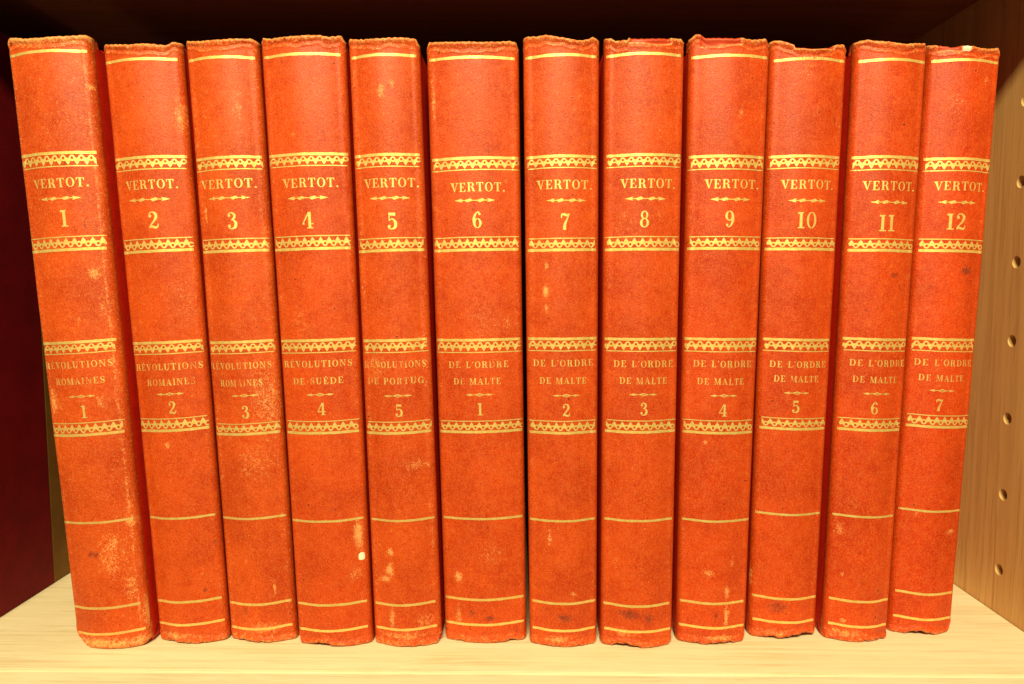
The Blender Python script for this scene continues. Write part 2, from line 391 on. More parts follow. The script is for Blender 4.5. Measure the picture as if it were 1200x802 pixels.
# ---------------------------------------------------------------- the twelve volumes: measured sizes in millimetres
BOOKS = [
    dict(n=1,x=-152.6,y=247.9,th=-3.42,w0=27.5,w1=29.1,top=[(-13.9,220.9),(-12.8,222.3),(-10.3,221.9),(-6.8,220.9),(0.2,220.6),(7.9,221.1),(13.5,221.8),(15.4,220.5)],bot=[(-13.3,6.7),(-12.9,4.4),(-9.9,1.7),(-6.8,0.2),(-0.4,0.2),(6.9,-0.4),(10.2,-0.9),(13.4,1.3)], v=[215.9,181.2,176.6,152.0,147.5,114.6,110.6,85.3,80.9,48.3,16.0,6.1],tx=[(-9.1,10.3,170.9),(-6.8,7.6,165.5),(-13.2,11.8,106.5),(-9.1,8.9,100.6),(-4.5,5.3,95.0)],nm=[(1.5,158.5),(1.0,89.4)],scuffs=[(13.7,203.7,1.5,2.1,0.7),(6.1,192.5,0.6,4.2,0.45),(9.4,138.8,2.7,3.3,0.7),(-11.1,93.9,2.4,6.6,0.65),(6.9,92.9,3.3,3.6,0.5),(4.6,35.9,6.6,12.1,0.5),(5.6,39.1,3.0,4.5,0.6),(10.2,22.7,2.4,7.6,0.6),(-3.7,3.1,12.1,2.4,0.8),(14.2,12.0,1.8,9.1,0.9),(15.7,191.9,1.2,18.1,0.45),(12.1,47.7,2.4,3.0,0.8),(2.4,122.5,1.5,2.4,0.5),(11.7,126.5,4.2,7.9,0.42),(-15.4,137.3,1.5,7.6,0.5)],stains=[(-1.7,36.3,2.7,1.5,0.6),(-3.0,39.6,4.2,4.8,0.25)]),
    dict(n=2,x=-124.0,y=252.0,th=-2.83,w0=26.3,w1=27.8,top=[(-13.8,220.1),(-12.7,221.1),(-2.9,219.6),(1.7,219.9),(7.1,219.4),(9.6,219.3),(11.4,220.6),(13.6,220.5),(14.7,218.9)],bot=[(-12.8,2.3),(-12.3,0.2),(-7.9,0.9),(-3.4,0.6),(0.9,0.1),(5.4,-0.1),(9.5,-0.3),(12.5,-0.5),(13.4,1.8)], v=[214.4,180.4,176.2,151.6,147.2,114.1,110.0,86.1,81.7,48.7,16.6,7.8],tx=[(-9.0,9.8,170.8),(-8.3,6.9,165.5),(-12.1,12.6,105.2),(-7.6,9.7,99.6),(-4.3,5.8,95.2)],nm=[(0.7,158.2),(1.4,90.2)],scuffs=[(12.2,194.5,2.5,7.4,0.6),(-1.8,76.2,1.2,1.2,0.9),(-5.3,3.5,7.7,1.8,0.7),(8.6,129.7,6.1,12.3,0.3)],stains=[(7.1,20.6,0.8,0.9,1),(11.5,38.4,1.2,0.6,0.7),(11.7,13.1,0.5,0.5,1)]),
    dict(n=3,x=-97.7,y=252.9,th=-2.31,w0=25.3,w1=25.9,top=[(-13.0,221.3),(-12.3,222.3),(-6.3,221.3),(1.1,221.2),(7.3,221.7),(11.2,222.0),(13.0,220.7),(13.5,218.9)],bot=[(-12.4,2.5),(-12.2,0.5),(-6.9,0.9),(-1.6,0.5),(1.6,0.1),(6.1,-0.1),(10.0,-1.0),(12.7,-0.7),(13.1,0.9)], v=[215.1,180.4,176.2,151.5,147.2,114.2,110.1,84.0,80.2,48.3,15.3,5.8],tx=[(-10.6,9.9,171.2),(-8.0,7.3,166.1),(-12.3,10.6,105.5),(-8.4,7.3,99.2),(-4.3,5.6,94.5)],nm=[(0.8,158.0),(0.7,88.5)],scuffs=[(-9.5,161.1,0.6,4.0,0.8),(4.9,198.0,2.8,8.6,0.42),(8.3,92.2,7.4,18.5,0.5),(1.8,5.9,10.5,2.8,0.6),(6.4,21.0,0.6,4.3,0.7),(-4.1,166.3,1.8,0.9,0.5),(3.0,70.0,9.2,9.2,0.4)],stains=[(-5.2,13.1,1.8,2.5,0.4)]),
    dict(n=4,x=-69.5,y=250.3,th=-1.89,w0=27.9,w1=29.7,top=[(-14.4,221.4),(-13.7,222.2),(-10.5,221.5),(-7.1,221.6),(-1.7,221.5),(2.2,221.7),(7.0,221.7),(9.7,221.3),(13.8,222.1),(14.6,220.3)],bot=[(-13.3,2.3),(-12.9,-0.8),(-10.5,-0.7),(-9.3,0.5),(-5.0,1.5),(-1.7,0.9),(3.0,0.0),(7.5,-0.6),(10.5,-0.3),(12.4,-0.4),(14.1,-0.2),(14.3,2.2)], v=[215.2,180.9,176.9,152.3,147.8,115.0,110.6,85.5,81.2,48.3,16.5,6.6],tx=[(-9.1,10.7,171.0),(-7.7,6.9,165.7),(-13.0,12.0,106.5),(-9.6,8.8,100.3),(-4.8,5.4,95.3)],nm=[(-0.5,157.9),(0.6,90.1)],scuffs=[(11.1,42.4,1.8,7.3,0.95),(9.1,28.2,2.7,4.0,0.55),(1.3,1.1,9.1,1.2,0.6),(-4.6,121.0,6.1,9.1,0.3)],stains=[(3.4,52.6,0.8,0.6,1),(-7.5,120.2,1.5,2.1,0.3),(-6.9,213.1,0.5,0.5,1)],chip=(11.9,33.9,1.5,1.7)),
    dict(n=5,x=-42.1,y=250.4,th=-1.58,w0=25.2,w1=25.0,top=[(-12.5,221.1),(-11.9,221.7),(-6.8,220.7),(-0.6,220.5),(2.3,220.7),(8.0,221.1),(11.6,220.9),(12.2,219.2)],bot=[(-12.7,0.9),(-12.1,-0.7),(-8.9,0.0),(-5.4,-0.3),(-0.5,0.3),(5.7,0.0),(10.2,-0.9),(11.5,-0.2),(11.9,2.4)], v=[214.8,180.7,176.6,151.5,147.2,115.0,110.7,85.3,81.2,48.6,16.5,7.1],tx=[(-8.6,10.9,170.9),(-6.9,7.7,165.6),(-11.6,10.9,106.3),(-10.6,11.2,100.3),(-4.7,5.8,94.9)],nm=[(1.1,157.6),(0.8,89.6)],scuffs=[(-0.9,202.6,1.8,4.3,0.65),(3.1,205.1,0.9,2.1,0.7),(-4.8,36.7,1.5,1.8,1),(-5.1,29.9,1.8,3.7,0.85),(-7.2,26.1,3.1,1.5,0.8),(-4.9,11.3,1.5,5.2,0.75),(-7.2,105.6,4.3,6.7,0.5),(-0.4,4.6,9.8,2.1,0.65),(6.8,69.2,7.6,3.1,0.45),(7.1,9.4,3.7,4.3,0.5)],stains=[(2.8,192.0,0.5,0.5,1)]),
    dict(n=6,x=-12.9,y=253.8,th=-1.09,w0=31.1,w1=33.0,top=[(-16.6,219.7),(-15.3,221.5),(-11.5,221.1),(-5.3,220.6),(2.2,220.3),(8.2,220.5),(13.6,221.1),(15.7,220.7),(16.3,219.0)],bot=[(-15.7,2.0),(-14.5,-0.8),(-9.4,0.4),(-4.5,-0.1),(2.0,-0.1),(8.4,0.3),(11.0,0.5),(13.9,-1.1),(14.9,0.2)], v=[214.9,180.0,175.9,152.0,147.5,114.9,110.4,85.0,81.0,48.2,17.2,7.5],tx=[(-8.8,10.8,169.8),(-7.5,7.2,165.1),(-11.2,10.8,105.9),(-9.5,7.9,99.8),(-5.2,5.0,94.8)],nm=[(0.6,158.2),(0.2,89.5)],scuffs=[(-9.6,25.7,1.5,2.8,0.9),(-10.0,10.8,1.2,5.3,0.7),(10.8,120.5,2.5,2.5,0.45),(3.0,120.6,9.3,9.3,0.3),(2.7,34.4,6.2,6.2,0.35),(-14.3,201.3,0.9,9.3,0.6)],stains=[(1.7,44.9,0.8,0.6,1),(1.9,10.0,2.2,1.5,0.6),(-5.2,12.1,1.5,2.5,0.5),(5.0,182.5,0.6,0.6,0.9),(8.4,141.2,0.9,0.6,0.6),(-11.2,202.7,2.5,3.1,0.25)]),
    dict(n=7,x=16.5,y=251.1,th=-0.51,w0=25.3,w1=26.9,top=[(-14.1,220.2),(-13.2,222.1),(-10.8,222.1),(-8.2,221.7),(-6.1,222.0),(-2.0,221.2),(2.7,220.3),(6.4,219.9),(9.5,220.8),(11.1,221.8),(12.9,220.8)],bot=[(-13.0,1.4),(-12.3,-1.0),(-6.6,0.4),(-3.5,0.1),(1.3,-0.1),(6.1,0.1),(11.2,-0.7),(12.5,1.3)], v=[214.7,180.1,176.1,151.4,147.3,115.5,111.2,85.5,81.2,48.4,17.1,6.7],tx=[(-9.1,10.7,170.2),(-5.8,8.5,164.7),(-10.7,11.1,106.7),(-8.4,8.6,100.3),(-3.9,6.2,94.9)],nm=[(1.0,157.3),(1.2,89.6)],scuffs=[(-5.9,141.6,0.9,1.8,0.8),(-6.0,132.8,1.2,2.8,1),(-6.0,126.4,0.9,1.8,0.8),(-5.2,42.1,0.9,3.7,0.7),(3.6,20.6,1.8,1.2,0.7),(-1.9,3.2,8.0,1.8,0.65)],stains=[(0.4,11.5,3.7,2.1,0.55),(-0.2,35.6,0.9,3.1,0.25)]),
    dict(n=8,x=43.9,y=250.6,th=-0.04,w0=26.7,w1=28.1,top=[(-14.8,219.8),(-14.3,221.4),(-11.9,221.1),(-10.2,220.0),(-6.3,219.9),(-6.0,220.7),(-2.3,220.4),(8.3,220.8),(12.7,220.9),(13.3,220.3)],bot=[(-13.7,1.0),(-12.7,-1.3),(-10.0,-0.2),(-7.9,0.9),(-3.9,1.5),(-0.8,0.7),(2.4,-0.1),(5.6,0.0),(11.0,-0.5),(12.9,1.1)], v=[214.9,180.4,176.4,151.9,147.5,115.4,111.1,85.8,81.7,48.8,16.5,6.7],tx=[(-8.3,11.5,170.5),(-6.8,7.8,165.2),(-9.9,11.7,106.5),(-7.8,9.5,100.4),(-4.5,6.0,95.4)],nm=[(0.2,158.1),(1.0,90.2)],scuffs=[(-5.5,5.9,4.3,2.4,0.6),(-8.4,32.7,1.2,3.1,0.4),(-5.8,155.7,6.1,6.1,0.3),(6.2,160.2,2.1,2.7,0.45)],stains=[(-2.5,13.2,6.7,2.7,0.55),(3.9,11.6,1.8,3.1,0.5),(-10.1,22.9,2.4,3.1,0.25)],torn=(-5.7,8.5,218.6)),
    dict(n=9,x=72.6,y=253.5,th=0.48,w0=26.0,w1=28.5,top=[(-15.8,220.6),(-15.0,221.4),(-13.5,222.3),(-12.9,222.9),(-11.4,223.4),(-9.6,222.7),(-8.8,222.0),(1.7,221.4),(2.6,221.6),(4.9,220.9),(8.2,221.0),(12.5,221.9),(13.2,220.1)],bot=[(-13.2,0.9),(-12.5,-1.5),(-9.9,-1.1),(-6.4,0.4),(-3.4,-0.2),(-1.3,0.3),(2.9,0.9),(6.4,0.6),(11.4,-0.5),(12.3,1.2)], v=[215.1,180.4,175.9,152.1,147.9,115.2,110.7,85.3,80.8,47.7,16.3,6.9],tx=[(-8.1,11.6,170.7),(-6.1,8.4,165.3),(-10.1,11.2,106.2),(-8.6,8.5,99.8),(-4.2,6.0,94.6)],nm=[(0.8,158.4),(0.8,89.3)],scuffs=[(4.7,20.3,1.2,3.1,0.8),(4.6,11.3,1.2,5.6,0.85),(-2.6,28.0,2.8,1.5,0.6),(3.7,195.3,0.9,2.2,0.7),(3.0,3.0,8.6,1.5,0.65),(-5.3,77.1,0.9,0.9,1),(6.2,31.8,0.9,3.1,0.5)],stains=[(0.5,11.9,1.5,2.5,0.45)],torn=(-10.5,2.9,218.8)),
    dict(n=10,x=101.1,y=257.7,th=0.79,w0=25.6,w1=27.5,top=[(-14.8,221.2),(-14.2,222.4),(-11.2,222.4),(-9.2,221.7),(-5.2,219.7),(-0.3,219.2),(3.8,219.2),(7.2,220.0),(9.7,221.0),(12.1,221.3),(13.1,220.0)],bot=[(-13.3,1.5),(-12.2,-0.5),(-9.1,0.0),(-4.8,0.9),(-0.8,0.5),(3.1,1.6),(8.6,1.9),(12.0,1.0),(12.9,2.7)], v=[215.2,181.1,176.9,151.9,147.9,114.7,110.5,85.4,81.5,48.9,16.3,7.1],tx=[(-8.7,10.6,171.1),(-6.3,7.8,165.3),(-9.8,11.1,105.6),(-8.2,8.2,100.2),(-4.8,4.8,95.0)],nm=[(0.8,158.3),(-0.2,90.0)],scuffs=[(-13.2,23.9,1.3,5.0,0.75),(-4.2,2.6,8.2,1.9,0.6),(-1.8,212.0,4.7,6.3,0.3)],stains=[(-3.4,13.0,5.0,2.8,0.55),(9.7,194.3,0.5,0.8,1)],torn=(-6.1,7.8,218.8)),
    dict(n=11,x=128.5,y=256.1,th=1.15,w0=24.2,w1=25.6,top=[(-15.1,219.3),(-12.8,221.4),(-9.2,221.9),(-7.2,221.2),(-1.9,220.5),(3.3,219.9),(8.1,220.8),(11.5,221.2),(12.2,219.7)],bot=[(-13.8,2.1),(-12.0,-0.9),(-8.7,-1.5),(-5.3,-0.3),(-2.4,-0.2),(2.4,0.3),(8.2,0.5),(11.4,-0.3),(12.2,1.7)], v=[214.3,180.5,176.0,151.4,147.3,115.0,110.8,85.6,81.4,48.7,16.1,6.3],tx=[(-8.4,10.8,170.3),(-5.8,8.3,164.5),(-9.1,11.6,106.3),(-7.8,8.6,100.2),(-4.4,5.8,95.0)],nm=[(0.5,157.1),(0.1,89.7)],scuffs=[(-9.1,43.8,1.6,2.8,0.6),(-7.5,26.1,0.6,1.2,0.9),(-6.4,8.2,1.2,1.2,0.7),(-5.5,3.5,8.7,1.9,0.7),(-14.0,122.8,1.2,1.6,0.8),(-5.3,53.7,3.7,3.7,0.3)],stains=[(4.5,138.4,1.9,1.2,0.6),(-4.9,125.5,0.6,0.6,0.9),(-2.0,35.1,0.6,0.6,0.9),(10.0,199.3,0.6,0.6,0.6)]),
    dict(n=12,x=156.1,y=261.6,th=1.64,w0=24.2,w1=26.1,top=[(-13.6,219.7),(-13.4,222.2),(-11.2,221.6),(-8.8,221.7),(-5.7,220.8),(-3.4,221.0),(0.4,220.8),(3.8,220.3),(7.7,220.5),(11.4,221.3),(12.2,219.8)],bot=[(-12.0,-1.0),(-9.0,-1.1),(-5.7,0.6),(-1.4,1.6),(2.0,0.7),(4.3,-0.2),(8.1,-0.8),(10.4,0.5),(11.2,3.3)], v=[215.8,180.8,176.5,151.6,147.4,114.6,110.2,85.9,81.6,49.1,16.6,6.6],tx=[(-8.6,10.5,171.0),(-7.2,6.9,165.1),(-10.6,10.8,105.9),(-8.9,7.4,100.1),(-5.5,3.9,95.4)],nm=[(-0.3,158.1),(-1.4,90.0)],scuffs=[(7.4,40.8,2.5,1.6,0.7),(-9.3,43.5,0.6,2.5,0.5),(-6.1,47.3,0.6,1.9,0.7),(2.3,1.1,8.3,1.3,0.6),(7.0,209.4,1.6,1.9,0.5),(-3.7,200.9,6.4,6.4,0.3)],stains=[(4.9,140.4,2.2,1.9,0.75),(4.1,161.3,12.7,19.1,0.15)],chip=(-1.5,219.8,1.9,1.3),torn=(-10.4,-3.3,219.3)),
]


# ---------------------------------------------------------------- lettering: a fat-face Roman drawn as polygons, cap height 1
TH, TN = 0.175, 0.06


def R(x0, y0, x1, y1): return [(x0, y0), (x1, y0), (x1, y1), (x0, y1)]


def arcstrip(cx, cy, rx, ry, ix, iy, a0, a1, n=20):
    """band between an outer and an inner ellipse, as quads"""
    out = []
    for k in range(n):
        p, q = radians(a0 + (a1 - a0) * k / n), radians(a0 + (a1 - a0) * (k + 1) / n)
        out.append([(cx + ix * cos(p), cy + iy * sin(p)), (cx + rx * cos(p), cy + ry * sin(p)), (cx + rx * cos(q), cy + ry * sin(q)), (cx + ix * cos(q), cy + iy * sin(q))])
    return out


def disc(cx, cy, r, ry=None, n=10):
    ry = ry or r
    return [[(cx + r * cos(2 * pi * k / n), cy + ry * sin(2 * pi * k / n)) for k in range(n)]]


def stroke(pts, ws, sub=6):
    """variable-width stroke through pts (Catmull-Rom)"""
    P = []; W = []
    n = len(pts)
    for i in range(n - 1):
        p0, p1, p2, p3 = pts[max(i - 1, 0)], pts[i], pts[i + 1], pts[min(i + 2, n - 1)]
        for k in range(sub):
            t = k / sub
            P.append(tuple(0.5 * (2 * p1[c] + (p2[c] - p0[c]) * t + (2 * p0[c] - 5 * p1[c] + 4 * p2[c] - p3[c]) * t * t + (3 * p1[c] - p0[c] - 3 * p2[c] + p3[c]) * t ** 3) for c in (0, 1)))
            W.append(ws[i] + (ws[i + 1] - ws[i]) * t)
    P.append(pts[-1]); W.append(ws[-1])
    Lp = []; Rp = []
    for i, p in enumerate(P):
        a, b = P[max(i - 1, 0)], P[min(i + 1, len(P) - 1)]
        dx, dy = b[0] - a[0], b[1] - a[1]; l = sqrt(dx * dx + dy * dy) or 1
        nx, ny = -dy / l * W[i] / 2, dx / l * W[i] / 2
        Lp.append((p[0] + nx, p[1] + ny)); Rp.append((p[0] - nx, p[1] - ny))
    return [[Rp[i], Rp[i + 1], Lp[i + 1], Lp[i]] for i in range(len(P) - 1)]


def stem(x, foot=True, head=True, t=TH, e=.09):
    o = [R(x, 0, x + t, 1)]
    if foot: o.append(R(x - e, 0, x + t + e, TN))
    if head: o.append(R(x - e, 1 - TN, x + t + e, 1))
    return o


def ebars(x):
    return [R(x + TH, 1 - TN, .62, 1), [(.62, .66), (.62, 1), (.50, 1 - TN)], R(x + TH, .47, .46, .47 + TN), [(.46, .34), (.46, .66), (.39, .5)],
            R(x + TH, 0, .64, TN), [(.66, .36), (.53, TN), (.66, 0)]]


def glyph(ch):
    if ch == ' ': return [], .42
    if ch == '.': return disc(.12, .09, .10), .28
    if ch == "'": return disc(.1, .92, .08) + [[(.02, .72), (.17, .9), (.08, .95)]], .22
    if ch == 'I': return stem(.1), .40
    if ch == '1': return [R(.13, 0, .13 + TH, 1), R(.02, 0, .44, TN + .01), R(.02, 1 - TN - .01, .36, 1), [(.02, .88), (.13, .90), (.13, .94), (.02, 1)]], .5
    if ch == 'V': return [[(.04, 1), (.29, 1), (.47, 0), (.40, 0)], [(.64, 1), (.70, 1), (.45, 0), (.40, .06)], R(-.04, 1 - TN, .36, 1), R(.54, 1 - TN, .82, 1)], .80
    if ch == 'A': return [[(.38, 1), (.44, 1), (.82, 0), (.58, 0)], [(.38, 1), (.43, .92), (.14, 0), (.08, 0)], R(.22, .30, .62, .30 + TN), R(-.02, 0, .26, TN), R(.5, 0, .9, TN)], .90
    if ch in 'EÉÈ':
        o = stem(.1, e=.09) + ebars(.1)
        if ch == 'É': o.append([(.26, 1.08), (.34, 1.06), (.52, 1.26), (.40, 1.28)])
        if ch == 'È': o.append([(.44, 1.06), (.52, 1.08), (.36, 1.28), (.24, 1.26)])
        return o, .74
    if ch == 'L': return stem(.1) + [R(.29, 0, .62, TN), [(.64, .38), (.51, TN), (.64, 0)]], .70
    if ch == 'T': return stem(.28, head=False) + [R(.02, 1 - TN, .73, 1), [(.02, .66), (.14, 1 - TN), (.02, 1)], [(.73, .66), (.73, 1), (.61, 1 - TN)]], .78
    if ch == 'O': return arcstrip(.42, .5, .40, .52, .23, .47, 0, 360, 28), .86
    if ch == '0': return arcstrip(.33, .5, .31, .51, .17, .46, 0, 360, 26), .68
    if ch == 'D': return stem(.1) + [R(.29, 1 - TN, .42, 1), R(.29, 0, .42, TN)] + arcstrip(.42, .5, .40, .5, .22, .44, -90, 90, 16), .88
    if ch == 'P': return stem(.1) + [R(.29, 1 - TN, .40, 1), R(.29, .44, .40, .44 + TN)] + arcstrip(.40, .72, .30, .28, .13, .22, -90, 90, 12), .74
    if ch == 'R': return stem(.1) + [R(.29, 1 - TN, .40, 1), R(.29, .47, .42, .47 + TN)] + arcstrip(.40, .735, .30, .265, .13, .205, -90, 90, 12) + stroke([(.42, .50), (.58, .36), (.62, .12), (.72, .02), (.82, .08)], [.08, .19, .19, .10, .05]), .86
    if ch == 'N': return [R(.10, 0, .16, 1), R(-.02, 0, .28, TN), R(.0, 1 - TN, .18, 1), [(.08, 1), (.28, 1), (.74, 0), (.66, 0)], R(.68, 0, .74, 1), R(.56, 1 - TN, .86, 1)], .90
    if ch == 'M': return [R(.10, 0, .16, 1), R(-.02, 0, .28, TN), [(.06, 1), (.28, 1), (.52, .0), (.46, .0)], [(.78, 1), (.84, 1), (.53, .0), (.46, .04)], R(.78, 0, .97, 1), R(.70, 0, 1.06, TN), R(-.02, 1 - TN, .2, 1), R(.84, 1 - TN, 1.06, 1)], 1.10
    if ch == 'U': return [R(.1, .3, .29, 1), R(.0, 1 - TN, .40, 1), R(.66, .3, .72, 1), R(.55, 1 - TN, .84, 1)] + arcstrip(.41, .3, .31, .32, .14, .25, 180, 360, 16), .88
    if ch == 'S': return stroke([(.55, .70), (.52, .93), (.30, .98), (.12, .82), (.20, .60), (.46, .42), (.54, .22), (.38, .03), (.14, .07), (.08, .30)], [.05, .06, .07, .12, .19, .20, .12, .07, .06, .05]) + [R(.50, .68, .56, 1), R(.06, .0, .12, .32)], .66
    if ch == 'G': return arcstrip(.42, .5, .40, .52, .22, .46, 50, 318, 22) + [R(.58, .0, .77, .42), R(.48, .40, .86, .46), R(.64, .66, .70, 1)], .92
    if ch == '2': return disc(.13, .76, .095) + stroke([(.07, .78), (.14, .95), (.32, .985), (.47, .88), (.50, .70), (.36, .44), (.14, .20), (.06, .04)], [.06, .06, .08, .17, .18, .12, .07, .06]) + stroke([(.05, .05), (.2, .12), (.42, .05), (.56, .10), (.60, .28)], [.08, .15, .15, .10, .04]), .68
    if ch == '3': return disc(.13, .82, .085) + disc(.12, .18, .095) + stroke([(.07, .84), (.16, .97), (.32, .98), (.45, .86), (.44, .68), (.28, .54)], [.05, .05, .08, .16, .14, .06]) + stroke([(.24, .55), (.40, .52), (.52, .36), (.48, .12), (.28, .015), (.10, .06), (.06, .20)], [.05, .08, .18, .18, .07, .05, .05]), .64
    if ch == '4': return [[(.40, 1), (.50, 1), (.09, .30), (.02, .30)], R(.02, .25, .70, .25 + TN + .01), R(.40, 0, .57, 1), R(.30, 0, .68, TN)], .74
    if ch == '5': return [[(.13, .84), (.52, .80), (.54, .99), (.13, 1)], R(.11, .50, .17, 1)] + disc(.13, .17, .095) + stroke([(.13, .50), (.24, .60), (.40, .58), (.53, .38), (.49, .12), (.28, .015), (.10, .05), (.06, .18)], [.05, .06, .10, .18, .18, .07, .05, .05]), .64
    if ch in '69':
        o = arcstrip(.33, .30, .27, .30, .12, .255, 0, 360, 22) + stroke([(.50, .88), (.38, .985), (.22, .86), (.12, .60), (.12, .32)], [.05, .06, .10, .17, .16]) + disc(.47, .86, .075)
        if ch == '9': o = [[(.66 - x, 1 - y) for x, y in p] for p in o]
        return o, .66
    if ch == '7': return stroke([(.06, .72), (.09, .93), (.26, .93), (.42, .88), (.56, .97)], [.05, .10, .16, .15, .06]) + stroke([(.56, .97), (.40, .62), (.27, .30), (.25, .0)], [.05, .08, .17, .21]), .62
    if ch == '8': return arcstrip(.32, .75, .23, .25, .11, .20, 0, 360, 20) + arcstrip(.32, .28, .28, .29, .13, .235, 0, 360, 22), .66
    return [], .4


def text_polys(s, x0, x1, yc, h, rng, gap=.10):
    """s set between x0 and x1 (mm), centred on height yc, cap height h"""
    items = []; x = 0.0
    for ch in s:
        g, adv = glyph(ch); items.append((g, x)); x += adv + gap
    total = x - gap
    sx = (x1 - x0) / total
    out = []
    for g, gx in items:
        dy = rng.uniform(-.025, .025) * h; rot = rng.uniform(-.02, .02)
        for p in g:
            out.append([(x0 + (gx + px) * sx - rot * (py - .5) * h, yc + (py - .5) * h + dy + rot * px * sx) for px, py in p])
    return out


def number_polys(s, xc, yc, h, k=1.0):
    w = sum(glyph(c)[1] + .06 for c in s) - .06
    W = w * h * k
    return text_polys(s, xc - W / 2, xc + W / 2, yc, h, random.Random(3), .06)


def arrow_flourish(x0, x1, yc, big):
    """a double-headed gilt arrow with buds (big) or a pierced lozenge (small) between its heads"""
    w = x1 - x0; xm = (x0 + x1) / 2; o = []
    if big:
        hh = 0.72
        for s in (-1, 1):
            e = xm + s * w / 2
            o.append([(e, yc), (e - s * 2.9, yc + hh), (e - s * 2.5, yc), (e - s * 2.9, yc - hh)])
            o.append([(e - s * 2.5, yc - .15), (e - s * 5.0, yc - .12), (e - s * 5.0, yc + .12), (e - s * 2.5, yc + .15)])
            c = xm + s * w * .15
            o.append([(c - 1.5, yc), (c - .5, yc - .72), (c + 1.5, yc), (c + .5, yc + .72)])
            o.append([(c - 1.3, yc + .62), (c - .2, yc), (c + 1.3, yc - .62), (c + .2, yc + .02)])
            o.append([(c - 1.3, yc - .5), (c + .2, yc), (c + 1.3, yc + .55), (c - .1, yc + .1)])
        o.append([(xm - 1.2, yc - .13), (xm + 1.2, yc - .13), (xm + 1.2, yc + .13), (xm - 1.2, yc + .13)])
    else:
        hh = 0.5
        for s in (-1, 1):
            e = xm + s * w / 2
            o.append([(e, yc), (e - s * 2.2, yc + hh), (e - s * 1.7, yc), (e - s * 2.2, yc - hh)])
            o.append([(e - s * 1.7, yc - .14), (xm + s * 1.8, yc - .12), (xm + s * 1.8, yc + .12), (e - s * 1.7, yc + .14)])
            o.append([(xm + s * 3.0, yc + .3), (xm + s * 2.3, yc), (xm + s * 3.0, yc - .3), (xm + s * 3.2, yc)])
        for s in (-1, 1):
            o.append([(xm - 1.9, yc), (xm, yc + s * .62), (xm, yc + s * .30), (xm - 1.0, yc)])
            o.append([(xm + 1.9, yc), (xm + 1.0, yc), (xm, yc + s * .30), (xm, yc + s * .62)])
        o += disc(xm, yc, .17)
    return o


# ---------------------------------------------------------------- books
SAG, RC, WRAP = 2.6, 2.8, 8.2     # rise of the rounded back, radius of its shoulders, leather turned on to the boards


# each hide took the dye a little differently: higher is browner orange, lower is redder
TONE = {1: .45, 2: .35, 3: .45, 4: .15, 5: .30, 6: .20, 7: .30, 8: .15, 9: -.15, 10: -.10, 11: -.25, 12: -.45}


